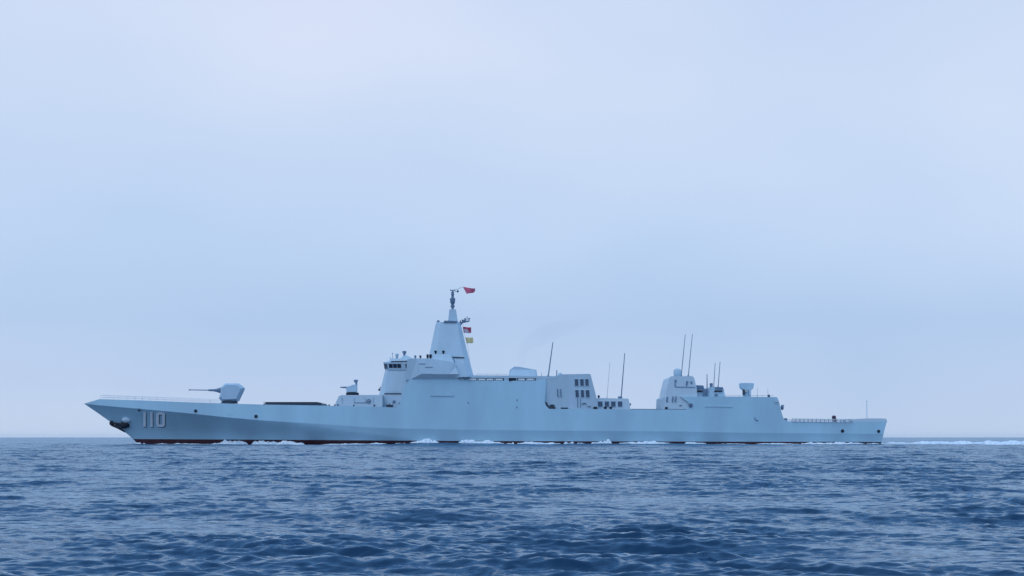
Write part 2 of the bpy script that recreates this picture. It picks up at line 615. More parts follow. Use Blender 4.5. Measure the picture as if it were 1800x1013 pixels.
mb.tube([W(1524, 737, 3), W(1523.6, 705, 3)], [.10, .07], 8)
blob(mb, W(1523.6, 705.4, 3), .14, .14, .14)
mb.build('flagstaff', M['light'], ship)
mb = MB()
mb.facet([(1463, 742.5), (1462.6, 733), (1464, 730.6), (1468.6, 731), (1469.4, 735), (1470, 742.5)], .3, .42, .85, bc=6.5)
mb.build('maroon_deck_object', M['maroon'], ship, label='dark maroon upright object at the flight deck edge')  # unidentified upright shape, built as a plain faceted block
for x in (1484, 1496):
    MB().lathe(x, [(742.4, .22), (740.6, .2), (740.2, .3), (739.6, .3)], b=7.2, seg=10).build('bollard', M['mid'], ship)

# ------------------------------------------------------------------ main gun
gb = MB().lathe(403.5, [(709.5, 1.9), (705.4, 1.75)], seg=24).build('main_gun', M['dark'], ship)
gun = gb
mb = MB()
mb.facet([(397.7, 674.3), (419.0, 674.3), (424.5, 678), (429.6, 682.6), (428.2, 686.5), (419.2, 705.3), (391.2, 706.2), (386, 700.5), (388.8, 691), (390, 681)], 1.15, 2.0, .8)
mb.build('gun_house', M['super'], gun)
mb = MB()
mb.tube([W(392, 686.5), W(386.5, 686.4), W(380.5, 686.4), W(376, 686.2), W(366.5, 686.1), W(366, 686.05), W(334.5, 685.6), W(334.2, 685.6), W(331.8, 685.6)],
        [.62, .62, .36, .27, .2, .115, .095, .14, .14], 12)
mb.build('barrel', M['mid'], gun)
mb = MB()
mb.box(W(395.5, 699, 1.62), .5, .3, .8); mb.build('side_hatch', M['super'], gun)

# missile hatch block forward
mb = MB()
mb.prism([(459, 712.6), (467.5, 708.2), (563, 708.4), (567, 713.4)], b=6.4)
vls = mb.build('missile_hatch_block', M['dark'], ship)
mb = MB()
for i in range(15):
    for b in (-4.2, -1.4, 1.4, 4.2):
        c = W(471 + i * 6.3, 708.2, 0)
        mb.box((c.x, D - b, c.z + .03), .62, 2.1, .08)
mb.build('hatch_lid', M['dark'], vls)

# ------------------------------------------------------------------ forward deckhouse and close-in gun
inset = lambda d: (lambda x, y: bs(x, y) - d)
mb = MB()
mb.prism([(587.5, 715), (591, 706), (595.5, 696.5), (600, 694.7), (672, 694.3), (672, 717)], bf=inset(1.6))
dh = mb.build('forward_deckhouse', M['light'], ship)
for x in (601, 622, 641, 656):
    MB().slab([(x, 714), (x, 699), (x + .6, 699), (x + .6, 714)], bs(x, 706) - 1.75, bs(x, 706) - 1.48).build('stiffener', M['super'], dh)
MB().slab([(622, 707.6), (645, 707.6), (645, 708.4), (622, 708.4)], bs(630, 706) - 1.75, bs(630, 706) - 1.44).build('stiffener', M['mid'], dh)
wheel = MB()
c = W(648.2, 705.6, bs(648, 706) - 1.42)
ring = [c + Vector((.42 * math.cos(a), 0, .42 * math.sin(a))) for a in (2 * math.pi * k / 16 for k in range(17))]
wheel.tube(ring, .09, 6)
wheel.tube([c + Vector((-.4, 0, 0)), c + Vector((.4, 0, 0))], .07, 6)
wheel.build('hose_reel', M['mid'], dh)
for x, y, w, h in ((578.5, 713.2, 2.4, 3), (588.5, 713, 1.6, 2.6), (594, 713, 2.2, 3), (622, 713.2, 4, 2), (658, 713.4, 4.4, 3.4)):
    b = bs(x, 713) - .8
    MB().lathe(x, [(y + 2, .17), (y - h * .2, .15), (y - h * .45, .26), (y - h * .6, .24)], b=b, seg=10).build('bollard', M['dark'], ship)
mb = MB()
b = bs(685, 713) - .7
mb.box(W(685, 714, b), 1.5, .6, .55)
for x, h in ((680.3, 711), (684.5, 710.2), (688.5, 711.8)):
    mb.tube([W(x, 715, b), W(x + .4, h, b)], .13, 6)
mb.build('mooring_winch', M['dark'], ship)
mb = MB()
blob(mb, W(692.8, 706.6, bs(693, 707) - .75), .38, .2, .4)
mb.tube([W(692.8, 707, bs(693, 707) - .75), W(689.5, 713, bs(693, 707) - .75)], .07, 6)
mb.build('searchlight', M['mid'], ship)
MB().box(W(701.6, 709.2, bs(702, 709) + .0), .2, .2, .35).build('hull_fitting', M['mid'], ship)

ciws = MB().lathe(619.6, [(695, 1.45), (691.4, 1.45), (690.4, 1.32)], seg=20).build('close_in_gun', M['black'], ship)
mb = MB()
mb.facet([(609.2, 690.6), (609.2, 681), (616, 678.4), (622.5, 676.2), (627.2, 676.4), (627.8, 682), (627.6, 690.6)], .8, 1.15, .85)
mb.build('mount', M['super'], ciws)
mb = MB()
mb.tube([W(611, 681.4), W(604, 681.2), W(598, 681)], [.24, .17, .12], 8)
mb.build('barrel', M['mid'], ciws)
mb = MB()
mb.tube([W(626.6, 678), W(626, 670)], [.22, .2], 8)
mb.facet([(621.8, 669), (623.5, 667.6), (629.3, 667.8), (628.6, 672), (625, 673.4), (622.6, 672)], .3, .45, .8)
mb.build('tracking_sensor', M['mid'], ciws)

# ------------------------------------------------------------------ superstructure
mb = MB()
mb.prism([(696, 718), (703.5, 709), (711.5, 680), (719.5, 667), (806, 667), (825, 669.6), (895, 669.6), (943, 669.6), (960, 666), (959, 690), (957.6, 707),
          (959.5, 713), (967, 720.5)], bf=inset(.012))
sup = mb.build('superstructure', M['hull'], ship)
# boat bay door
plate('boat_bay_door', [(757.5, 667.8), (797, 667.8), (797, 695.5), (757.5, 695.5)], inset(0), M['hull'], sup, .05, .15)
plate('door_sill', [(757, 695.9), (797.5, 695.9), (797.5, 696.7), (757, 696.7)], inset(0), M['hull'], sup, .14, .3)
# galley strip along the roof: parapet, recess and life rafts
mb = MB()
mb.prism([(806, 672), (806, 660), (835, 659.8), (980, 661.4), (984, 672)], bf=inset(2.6))
mb.build('roof_house', M['super'], sup)
mb = MB()
mb.prism([(829, 664.3), (831, 660.2), (895, 660.3), (944, 661.4), (980, 662.4), (980, 665), (895, 664.6)], bf=inset(.1))
for x in (839.3, 853.5, 868.2, 882.8, 896.5, 907.5, 924.2, 939.5, 948):
    mb.slab([(x, 671), (x, 664.2), (x + 1.3, 664.2), (x + 1.3, 671)], bs(x, 668) - .5, bs(x, 668) - .15)
mb.slab([(942, 671), (942, 664.2), (980, 664.6), (976, 671)], bs(960, 668) - 1.0, bs(960, 668) - .14)
mb.slab([(886, 670.6), (886, 664.4), (895, 664.4), (895, 670.6)], bs(890, 668) - 1.0, bs(890, 668) - .14)
mb.build('gallery_roof', M['super'], sup)
def raft(x0, x1, y0, y1):
    y = (y0 + y1) / 2
    b = bs((x0 + x1) / 2, y) - .16
    r = (y1 - y0) / 2 * D / FPX
    mb = MB()
    mb.tube([W(x0, y, b), W(x0 + .6, y, b), W(x1 - .6, y, b), W(x1, y, b)], [r * .75, r, r, r * .75], 14)
    o = mb.build('life_raft', M['white'], sup)
    for t in (.3, .7):
        x = x0 + (x1 - x0) * t
        MB().tube([W(x - .2, y, b), W(x + .2, y, b)], r * 1.04, 14).build('strap', M['mid'], o)
for x0, x1 in ((826, 837.5), (841.5, 852.5), (856, 867), (871, 882.5), (911, 922.5), (926.5, 938)):
    raft(x0, x1, 665.9, 670.0)
for x0, x1 in ((846.5, 852), (858.5, 866), (872.5, 876), (913.5, 916.5), (920.5, 925), (929.5, 934)):
    MB().slab([(x0, 667.2), (x0, 664.7), (x1, 664.7), (x1, 667.2)], bs(x0, 666) - 1.5, bs(x0, 666) - .9).build('recess_shade_block', M['black'], sup)  # shade of the raft recess painted as black blocks
MB().lathe(896.8, [(670, .3), (666, .34), (664.6, .3)], b=bs(897, 668) - .1, seg=10).build('gallery_fitting', M['black'], sup)
# small fittings on the plain side
for x, y in ((909, 703.5), (908.5, 716), (823, 708)):
    plate('side_fitting', [(x - .9, y - 1.2), (x + .9, y - 1.2), (x + .9, y + 1.2), (x - .9, y + 1.2)], inset(0), M['mid'], sup, .1, .2)

# bridge block with angled corner faces
mb = MB()
mb.levels([(718, [(662.5, .1), (662.5, 3.4), (671.5, 5.6), (706, 8.25), (712, 8.25), (735, 8.2)]),
           (694, [(666.5, .1), (666.5, 3.3), (674.5, 5.5), (709, 8.1), (714, 8.1), (736, 8.1)]),
           (650.4, [(677.2, .1), (677.2, 3.1), (681.6, 5.2), (714, 7.7), (719, 7.7), (738, 7.7)])])
bridge = mb.build('bridge', M['super'], ship)
side_face = lambda x, y: interp(x, [interp(y, [650.4, 694], [681.6, 674.5]), interp(y, [650.4, 694], [714, 709])],
                                [interp(y, [650.4, 694], [5.2, 5.5]), interp(y, [650.4, 694], [7.7, 8.1])])
plate('radar_panel', [(685.5, 655), (711, 655), (706.5, 689), (677.5, 689)], side_face, M['super'], bridge, .06, .12)
plate('dark_ledge', [(675.8, 691.2), (705.2, 691.2), (705.2, 693.2), (675.4, 693.2)], side_face, M['dark'], bridge, .14, .4)  # strip under the panel, the ledge's shadow put into its dark colour
mb = MB()
blob(mb, W(666.8, 685.5, 2.2), .28, .28, .26)
mb.tube([W(666.8, 685.5, 2.2), W(669, 680, 2.2)], .1, 6)
mb.build('spotlight', M['dark'], bridge)
# wheelhouse: overhanging window band
CAB = [(650.5, [(676.8, .1), (676.8, 3.2), (682, 5.45), (714, 7.9), (721, 8.0), (745, 8.0)]),
       (648.8, [(676.2, .1), (676.2, 3.25), (681.7, 5.5), (714, 7.95), (721, 8.05), (745, 8.05)]),
       (637.2, [(673.6, .1), (673.6, 3.5), (680.4, 5.75), (714, 8.25), (721, 8.25), (745, 8.2)]),
       (634.8, [(683.5, .1), (683.5, 3.2), (686.5, 5.2), (715, 7.6), (721, 7.7), (745, 7.8)]),
       (630.2, [(686.5, .1), (686.5, 3.0), (689, 4.9), (716, 7.0), (722, 7.3), (745, 7.6)])]
mb = MB()
mb.levels(CAB)
cab = mb.build('wheelhouse', M['super'], bridge)
cab_face = lambda x, y: interp(x, [interp(y, [637.2, 650.5], [680.4, 682]), 714, 721], [interp(y, [637.2, 650.5], [5.75, 5.45]), interp(y, [637.2, 650.5], [8.25, 7.9]), interp(y, [637.2, 650.5], [8.25, 8.0])])
front_face = lambda x, y: interp(x, [interp(y, [637.2, 650.5], [673.6, 676.8]), interp(y, [637.2, 650.5], [680.4, 682])], [3.5, 5.7])
for x0, x1 in ((683.8, 690.4), (691.2, 697.8), (698.6, 705.2), (713, 716.5), (717.2, 720.2)):
    plate('window', [(x0 - .6, 640), (x1 - .6, 640), (x1, 647), (x0, 647)], cab_face, M['glass'], bridge, .05, .08)
for x0, x1 in ((675.4, 677.9), (678.6, 681.0)):
    plate('window', [(x0 - .6, 639.6), (x1 - .6, 639.6), (x1 + .3, 648.4), (x0 + .3, 648.4)], front_face, M['glass'], bridge, .06, .1)
plate('visor', [(687, 635), (717, 634.2), (717, 636.2), (687, 636.6)], cab_face, M['dark'], bridge, .03, .6)
plate('side_port', [(728, 642.8), (733.6, 642.8), (733.6, 645.6), (728, 645.6)], lambda x, y: 8.35, M['black'], bridge, .0, .1)
# roof instruments
mb = MB(); mb.lathe(697.8, [(631, .3), (627, .28), (625.6, .38), (622.6, .38), (621.6, .2)], b=4.5, seg=12); mb.build('satellite_dome', M['super'], bridge, smooth=True)
mb = MB(); mb.lathe(710.8, [(627, .28), (622, .24), (621.4, .42), (617.6, .46), (617.2, .3)], b=4.0, seg=12); mb.build('optical_director', M['mid'], bridge)
mb = MB(); mb.levels([(631, [(703, .5), (703, 5.2), (726, 5.4), (726, .5)]), (625.2, [(709, .5), (709, 4.5), (717, 4.6), (717, .5)])]); mb.build('roof_house', M['super'], bridge)
mb = MB(); mb.tube([W(686, 634, 3), W(685.8, 628, 3)], .05, 6); mb.tube([W(690, 631, 3), W(690, 620, 3)], .045, 6); mb.tube([W(688.5, 622, 3), W(691.5, 622, 3)], .045, 6)
mb.build('roof_antenna', M['mid'], bridge)
# upper deckhouse abaft the wheelhouse
mb = MB()
b0 = bs(760, 667)
near = [W(713, 668, b0 - .05), W(721, 667.6, b0 - .04), W(741, 657.2, b0 + .85), W(789.5, 657.2, b0 + .85), W(806.5, 667.6, b0 - .04), W(815, 668.5, b0 - .05),
        W(716, 632, 8.3), W(721, 629.8, 8.3), W(733, 630.6, 8.5), W(748, 630.2, 8.5), W(762, 631, 8.5), W(798, 637, 8.4)]
farp = [MIR(p) for p in near]
fc = [(1, 4, 3, 2), (0, 1, 2, 8, 7, 6), (2, 3, 11, 10, 9, 8), (3, 4, 5, 11)]
mb.add(near + farp, fc + [tuple(12 + i for i in f) for f in fc] + [(i, j, 12 + j, 12 + i) for i, j in ((0, 6), (6, 7), (7, 8), (8, 9), (9, 10), (10, 11), (11, 5), (5, 4), (4, 1), (1, 0))])
ud = mb.build('upper_deckhouse', M['super'], ship)
ub = lambda x, y: interp(y, [630, 657], [8.5, b0 + .85])
for x, r, dk in ((730, .24, 'mid'), (739, .24, 'dark'), (751.6, .26, 'black'), (756.8, .3, 'black')):
    MB().lathe(x, [(632, r * .5), (629.4, r * .5), (628.6, r), (625.8 if dk != 'black' else 623.8, r), (624.8 if dk != 'black' else 623, r * .6)], b=7.4, seg=10).build('roof_knob', M[dk], ud)  # small roof shapes of unknown kind, built as turned knobs
for x0, y0, x1, y1 in ((736, 639.2, 748, 640.2), (747, 645, 761, 646)):
    plate('rail_bar', [(x0, y0), (x1, y0), (x1, y1), (x0, y1)], ub, M['mid'], ud, .08, .1)
# ------------------------------------------------------------------ mast
mb = MB()
def mast_level(y, xl, xr, b):
    w = xr - xl
    return (y, [(xl, .1), (xl, b * .42), (xl + .17 * w, b), (xr - .13 * w, b), (xr, b * .5), (xr, .1)])
mb.levels([mast_level(663, 745.5, 832.5, 7.4), mast_level(640, 751.0, 826.2, 6.6), mast_level(605, 758.5, 817.6, 5.0), mast_level(570.5, 765.6, 809.8, 3.2), mast_level(566.2, 767.0, 808.6, 3.0)])
mast = mb.build('mast', M['super'], ship)
mface = lambda x, y: interp(y, [566, 605, 640, 663], [3.1, 5.0, 6.6, 7.4])
plate('dark_ledge', [(795, 627), (816.4, 628), (816.6, 630), (795, 629.2)], mface, M['dark'], mast, .15, .3)
plate('seam', [(797, 631), (798.2, 631), (807.2, 657), (806, 657)], mface, M['mid'], mast, .05, .1)
plate('base_gap', [(806, 663.4), (829, 664), (829, 665.6), (806, 665.2)], lambda x, y: 8.9, M['dark'], mast, .0, .3)
mb = MB()
mb.prism([(760.4, 658), (760.4, 622.6), (791, 622.6), (795.5, 632), (806, 658)], bf=lambda x, y: interp(y, [622, 658], [6.9, 9.3]))
blk = mb.build('mast_block', M['super'], mast)
for x in (765.6, 779.4):
    MB().lathe(x, [(623, .2), (620, .2), (619.4, .3), (616.8, .3), (616.4, .15)], b=6.4, seg=10).build('lamp', M['black'], mast)
for x, y in ((778, 645), (787, 644), (758.5, 653)):
    plate('fitting', [(x - 1.3, y - 1.2), (x + 1.3, y - 1.6), (x + 1.3, y + 1), (x - 1.3, y + 1)], lambda x, y: interp(y, [622, 658], [6.9, 8.2]) + (.6 if x < 760 else 0), M['mid'], mast, .1, .2)
# top plates, tower and pole
mb = MB(); mb.prism([(779.5, 567), (781.5, 563.6), (803, 564.6), (803, 567.6)], b=3.3); mb.build('top_platform', M['mid'], mast)
mb = MB(); mb.levels([(566.5, [(801, .2), (801, 2.0), (812.6, 1.6), (812.6, .2)]), (571.4, [(805, .2), (805, 1.5), (810, 1.0), (810, .2)])][::-1]); mb.build('aft_platform', M['mid'], mast)
mb = MB()
mb.tube([W(811, 567.4, .5), W(824.5, 565, .5)], .14, 6)
for x, y0, y1, r in ((813.4, 567, 562, .2), (817.6, 566, 559.6, .2), (821, 566, 556.6, .08), (824.4, 565.2, 559.4, .12), (815.4, 566, 563.2, .32), (809.6, 567, 563.4, .14)):
    mb.tube([W(x, y0, .5), W(x, y1, .5)], r, 6)
mb.tube([W(823, 561, .5), W(826.5, 560, .5)], .12, 6)
mb.build('yardarm', M['mid'], mast)
MB().lathe(770.4, [(568, .3), (564, .3), (563.2, .15)], b=1.5, seg=10).build('lamp', M['mid'], mast)
mb = MB(); mb.levels([(565, [(787.4, .2), (787.4, 1.2), (804.6, 1.2), (804.6, .2)]), (559, [(788.4, .2), (788.4, 1.05), (803.4, 1.05), (803.4, .2)]), (544, [(789.8, .2), (789.8, .75), (801.4, .75), (801.4, .2)])])
mb.build('top_tower', M['super'], mast)
mb = MB()
mb.lathe(795.6, [(544.2, .24), (541.5, .26), (539.5, .48), (537.4, .48), (536, .28), (535.6, .32), (531.5, .56), (525, .60), (524, .46), (523.6, .28), (519.5, .30), (518, .36), (515.5, .30), (514, .34), (512.6, .19), (510, .15)], seg=14)
pole = mb.build('mast_pole', M['mid'], mast)
mb = MB()
mb.tube([W(791.6, 510.8), W(800, 510.4)], .11, 6)
mb.tube([W(799, 512.2), W(806, 513)], .06, 6)
blob(mb, W(804.8, 512.2), .22, .2, .32)
for x in (792, 799.4): mb.tube([W(x, 511), W(x, 508.8)], .07, 6)
mb.build('wind_gauge', M['mid'], pole)
mb = MB()
hal0, hal1 = W(800, 510.4, .3), W(823.5, 565, .5)
mb.tube([W(800, 510.4, .3), W(813.8, 504.4, .3)], [.05, .035], 5)
mb.build('halyard', M['mid'], mast)
mb = MB()
mb.tube([W(814, 566, .6), W(813.6, 575, .6), W(818, 594, .6), W(822, 606, .6), W(829, 660, .6)], .018, 4)
mb.build('halyard', M['mid'], mast)

# ------------------------------------------------------------------ funnel and aft intake house
mb = MB()
mb.levels([(666, [(892.6, .2), (892.6, 5.4), (896, 6.2), (942, 6.2), (945.4, 5.4), (945.4, .2)]),
           (650, [(896.4, .2), (896.4, 4.4), (899, 5.0), (941, 5.0), (942.8, 4.4), (942.8, .2)]),
           (647, [(899.4, .2), (899.4, 4.2), (902, 4.7), (936, 4.8), (941.6, 4.2), (941.6, .2)])][:2] )
fun = mb.build('funnel', M['super'], ship)
mb = MB()
mb.prism([(895.8, 652), (897.2, 649.4), (904, 644.6), (912, 644.8), (941.2, 650.2), (942, 652.5)], bf=lambda x, y: 4.95)
mb.build('funnel_cap', M['super'], fun)
for x in (907, 917, 928): MB().lathe(x, [(650, .6), (645.2 + (x - 907) * .18, .55)], b=1.5, seg=14).build('exhaust_pipe', M['dark'], fun)
bi = lambda x, y: bs(x, y) - (.02 + .011 * (y - 657))
mb = MB()
mb.prism([(953, 721), (953, 692), (956, 664.6), (979.5, 661.2), (987.5, 658.2), (1036.6, 657.4), (1038.2, 658.6), (1048.8, 700), (1051.5, 721)], bf=lambda x, y: bi(x, y))
ih = mb.build('intake_house', M['super'], ship)
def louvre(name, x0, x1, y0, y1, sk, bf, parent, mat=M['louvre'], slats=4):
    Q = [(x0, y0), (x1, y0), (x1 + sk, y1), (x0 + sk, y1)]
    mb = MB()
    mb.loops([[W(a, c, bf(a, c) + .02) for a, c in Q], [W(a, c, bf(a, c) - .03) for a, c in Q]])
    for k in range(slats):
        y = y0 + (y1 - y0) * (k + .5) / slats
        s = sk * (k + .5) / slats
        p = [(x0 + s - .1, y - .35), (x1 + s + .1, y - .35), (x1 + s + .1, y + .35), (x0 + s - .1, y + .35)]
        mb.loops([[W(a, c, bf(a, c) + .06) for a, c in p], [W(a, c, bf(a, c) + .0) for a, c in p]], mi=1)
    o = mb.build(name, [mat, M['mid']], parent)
    fr = MB()
    e = .7
    O = [(x0 - e, y0 - e), (x1 + e, y0 - e), (x1 + sk + e, y1 + e), (x0 + sk - e, y1 + e)]
    I = [(x0, y0), (x1, y0), (x1 + sk, y1), (x0 + sk, y1)]
    fr.add([W(a, c, bf(a, c) + .10) for a, c in O + I] + [W(a, c, bf(a, c) - .05) for a, c in O + I],
           [(k, (k + 1) % 4, 4 + (k + 1) % 4, 4 + k) for k in range(4)] + [(k, (k + 1) % 4, 8 + (k + 1) % 4, 8 + k) for k in range(4)] + [(4 + k, 4 + (k + 1) % 4, 12 + (k + 1) % 4, 12 + k) for k in range(4)])
    fr.build('frame', M['super'], o)
for x0, x1 in ((1010, 1016.2), (1019.6, 1025.8), (1028.6, 1034.4)): louvre('louvre', x0, x1, 666.8, 678.4, .6, bi, ih)
for x0, x1 in ((1011.2, 1017), (1020.8, 1026.2), (1029.6, 1035.8)): louvre('louvre', x0, x1, 686, 698.8, .8, bi, ih)
for x0 in (980, 985.4):
    mb = MB(); mb.tube([W(x0, 684, bi(x0, 684) + .1), W(x0 + .4, 696, bi(x0, 696) + .1), W(x0 + 2, 698, bi(x0, 697) + .1)], .1, 6); mb.build('ladder_rail', M['mid'], ih)
mb = MB()
c = W(1027, 711.5, bi(1027, 711) + .12)
mb.tube([c + Vector((.42 * math.cos(a), 0, .36 * math.sin(a))) for a in (math.pi * k / 10 for k in range(11))], .1, 6)
mb.box(W(1035.5, 714.5, bi(1035, 714) + .1), .7, .2, .14)
mb.build('hose_reel', M['mid'], ih)
for x in (1015.5, 1020.5):
    mb = MB(); mb.tube([W(x, 701, bi(x, 701) + .06), W(x, 717, bi(x, 717) + .06)], .06, 6); mb.build('pipe', M['mid'], ih)
# rounded lip of the mooring recess
mb = MB()
lip = [(957.8, 706.5), (958.4, 711), (960.5, 715), (965, 718.2), (972.5, 719.6), (972.5, 717.5), (967, 715.2), (963.4, 712), (962, 708)]
mb.loops([[W(x, y, bs(x, y) - .25) for x, y in lip], [W(x, y, bs(x, y) - .9) for x, y in lip]])
mb.build('recess_lip', M['dark'], ih)
mb = MB()
mb.box(W(970.5, 713.2, bs(970, 713) - .5), 1.0, .5, .45)
mb.box(W(973, 717.6, bs(970, 713) - .5), .8, .5, .5)
mb.build('mooring_winch', M['dark'], ship)
MB().box(W(992, 718, bs(990, 713) - .5), 1.5, .4, .35).build('deck_box', M['dark'], ship)
MB().box(W(1046.5, 717.5, bs(1046, 717) - .5), .8, .5, .55).build('deck_box', M['black'], ship)
mb = MB()
mb.prism([(1039.6, 719), (1041.2, 704), (1044, 704), (1046, 719)], bf=inset(.7))
mb.build('side_recess', M['mid'], ih)
# roof gear
def whip(x0, y0, x1, y1, r0, r1, b):
    mb = MB()
    mb.tube([W(x0, y0 + 1, b), W(x0 + (x1 - x0) * .55, y0 + (y1 - y0) * .55, b), W(x1, y1, b)], [r0, (r0 + r1) / 2, r1], 7)
    o = mb.build('whip_antenna', M['mid'], ship)
    q = MB(); q.lathe(x0, [(y0 + 2, r0 * 2.4), (y0 - 1.5, r0 * 2.0), (y0 - 3, r0 * 1.2)], b=b, seg=8); q.build('base_mount', M['mid'], o)
whip(963.4, 663, 972.0, 601.5, .15, .09, 6.5)
whip(952, 663, 951.8, 655, .05, .04, 6.0)
whip(978.6, 663, 978.8, 651, .12, .10, 5.5)
whip(1067, 700, 1072, 637, .04, .025, 2.0)
whip(1091.8, 700, 1098.2, 621, .13, .08, 6.0)
whip(1197.4, 662, 1204.6, 588, .10, .06, 4.0)
whip(1209.8, 662, 1217.2, 587, .10, .06, 2.0)
whip(1243, 697, 1242.8, 658, .15, .08, 5.0)
whip(1254.4, 682, 1257.2, 638, .09, .055, 3.0)
whip(1262.2, 682, 1265.8, 636, .10, .06, 2.0)
whip(1331, 698, 1331.2, 682, .04, .03, 4.0)
whip(1350.2, 698, 1349.6, 684, .05, .03, 4.0)
MB().lathe(984.8, [(662, .5), (657.6, .5), (656, .3), (655.4, .1)], b=3, seg=12).build('vent_cowl', M['super'], ship)

# ------------------------------------------------------------------ launcher house amidships
mb = MB()
mb.prism([(1047, 721), (1050, 700.4), (1053, 699.8), (1104.8, 701), (1107.2, 712), (1108.4, 721)], bf=inset(1.4))
lh = mb.build('launcher_house', M['light'], ship)
for x0, x1 in ((1051.2, 1059), (1063, 1070.4), (1074, 1081.8), (1086, 1093.6)):
    louvre('louvre', x0, x1, 706, 715.2, .3, inset(1.4), lh, M['louvre'], 3)
for x in (1064, 1073.6):
    MB().lathe(x, [(720, .26), (717.4, .24), (716.4, .36), (715.2, .34)], b=bs(x, 718) - .6, seg=10).build('bollard', M['black'], ship)
MB().lathe(1052.4, [(701, .18), (698.4, .2), (697.8, .26), (695.6, .26), (695, .12)], b=5.5, seg=10).build('roof_knob', M['dark'], lh)
MB().box(W(1089.2, 699, 6), .7, .6, .5).build('antenna_base', M['mid'], lh)
MB().lathe(1107.6, [(713.2, .15), (711.4, .22), (709.2, .2)], b=7.5, seg=8).build('end_lamp', M['mid'], lh)
mb = MB()
mb.prism([(1109, 720.6), (1110.5, 718.9), (1164, 719.2), (1166, 721)], b=6.2)
vb = mb.build('missile_hatch_block', M['dark'], ship)
# dark scupper strip along the deck edge
mb = MB()
for x0, x1 in ((1110, 1165), (1168, 1207), (975, 1044)):
    mb.slab([(x0, 720.7), (x0, 719.2), (x1, 719.5), (x1, 721)], bs(x0, 720) - .5, bs(x0, 720) - .08)
mb.build('deck_edge_coaming', M['dark'], hull)

# ------------------------------------------------------------------ hangar
mb = MB()
mb.prism([(1205, 722), (1209.5, 716), (1216, 712), (1196, 697.4), (1290, 697.2), (1340, 698), (1364.6, 698.2), (1367, 700), (1370.4, 710), (1371.4, 716), (1375.6, 731), (1378.4, 738), (1383, 739.4), (1386, 742), (1300, 730)],
         bf=inset(.012))
han = mb.build('hangar', M['hull'], ship)
mb = MB()
mb.prism([(1167, 722), (1169, 705), (1172, 685), (1176.6, 665.5), (1180, 661.6), (1217, 661.2), (1220.4, 665), (1224.6, 682), (1226, 700), (1220, 722)], bf=inset(.35))
rh = mb.build('aft_radar_house', M['light'], ship)
mb = MB(); mb.prism([(1162.2, 721), (1162.6, 700.4), (1164.5, 698.6), (1169.6, 698.6), (1170, 721)], bf=inset(2.2)); mb.build('side_locker', M['super'], rh)
mb = MB()
mb.lathe(1190.6, [(663, .78), (656, .86), (651.6, .84), (649.6, .70), (648.4, .45), (647.9, .12)], b=4.2, seg=20)
mb.build('radome', M['super'], rh, smooth=True)
hb = inset(.35)
plate('roof_panel_line', [(1186, 679.6), (1222, 680.4), (1222, 681.6), (1186, 680.8)], hb, M['mid'], rh, .08, .12)
for p in ([(1186, 668), (1188.4, 667), (1189.6, 671), (1187.4, 673), (1187.8, 679), (1186, 679)], [(1206, 670), (1210, 670), (1209, 674), (1207, 679), (1205.6, 679)], [(1213.4, 671), (1216.4, 670), (1217.4, 674.6), (1214.2, 675)]):
    plate('roof_fitting', p, hb, M['mid'], rh, .1, .15)
for x0 in (1181.6, 1187):
    mb = MB(); mb.tube([W(x0 + 1.5, 697, hb(x0, 697) + .12), W(x0, 707, hb(x0, 707) + .12)], .13, 6); mb.build('ladder_rail', M['mid'], rh)
plate('side_door', [(1171.4, 698), (1174.6, 698), (1174.2, 707.6), (1171, 707.6)], hb, M['mid'], rh, .05, .1)
MB().box(W(1171.4, 717.6, hb(1171, 717) + .2), .5, .4, .5).build('deck_box', M['black'], rh)
plate('side_vent', [(1194, 712), (1198.6, 712), (1198.6, 714), (1194, 714)], hb, M['mid'], rh, .05, .1)
mb = MB()
c = W(1214, 713, bs(1214, 713) + .1)
mb.tube([c + Vector((.38 * math.cos(a), 0, .38 * math.sin(a))) for a in (2 * math.pi * k / 12 for k in range(13))], .12, 6)
blob(mb, c, .2, .1, .2)
mb.build('hose_reel', M['mid'], han)
plate('hangar_panel', [(1239, 713.6), (1288, 714.2), (1288, 716.2), (1239, 715.2)], inset(0), M['hull'], han, .1, .2)
plate('corner_fitting', [(1361, 703), (1366.8, 702.6), (1367.4, 707.6), (1362, 707.8)], inset(0), M['super'], han, .25, .3)
mb = MB(); mb.tube([W(1326.4, 734, bs(1326, 734) + .08), W(1328, 738.4, bs(1327, 738) + .08), W(1332.5, 739.6, bs(1332, 739) + .08)], .11, 6); mb.build('side_handle', M['mid'], han)
mb = MB(); blob(mb, W(1375, 716.5, 6.5), .36, .4, .62); mb.tube([W(1372, 716, 6.5), W(1378, 712.4, 6.5)], .12, 6); mb.build('landing_light', M['mid'], han)
mb = MB(); mb.box(W(1381, 737.4, 6.5), .6, .6, .5); mb.build('deck_light', M['mid'], han)
MB().lathe(1351.4, [(698.6, .3), (695.4, .3), (694, .16)], b=4.5, seg=10).build('landing_light', M['dark'], han)
# decoy launcher boxes on the roof
mb = MB(); mb.prism([(1221, 698), (1221.5, 679.4), (1224, 677.2), (1236.2, 677.6), (1238.8, 684), (1240, 698)], b=6.3)
d1 = mb.build('launcher_box', M['super'], ship)
MB().slab([(1220.4, 689.6), (1222, 686.2), (1234.4, 686.6), (1235, 689.4)], 6.1, 6.6).build('slit', M['black'], d1)
MB().slab([(1235.4, 697), (1235.4, 684), (1239.2, 684), (1239.4, 697)], 6.1, 6.5).build('door', M['mid'], d1)
MB().slab([(1222, 679.6), (1224, 677.8), (1236, 678.2), (1237.6, 684.6), (1222, 684.8)], 6.1, 6.4).build('upper_panel', M['mid'], d1)
mb = MB(); mb.prism([(1238.6, 698), (1239.6, 683), (1249, 681.4), (1250, 680.2), (1270.5, 680.6), (1272.4, 685), (1275, 698)], b=5.9)
d2 = mb.build('launcher_box', M['super'], ship)
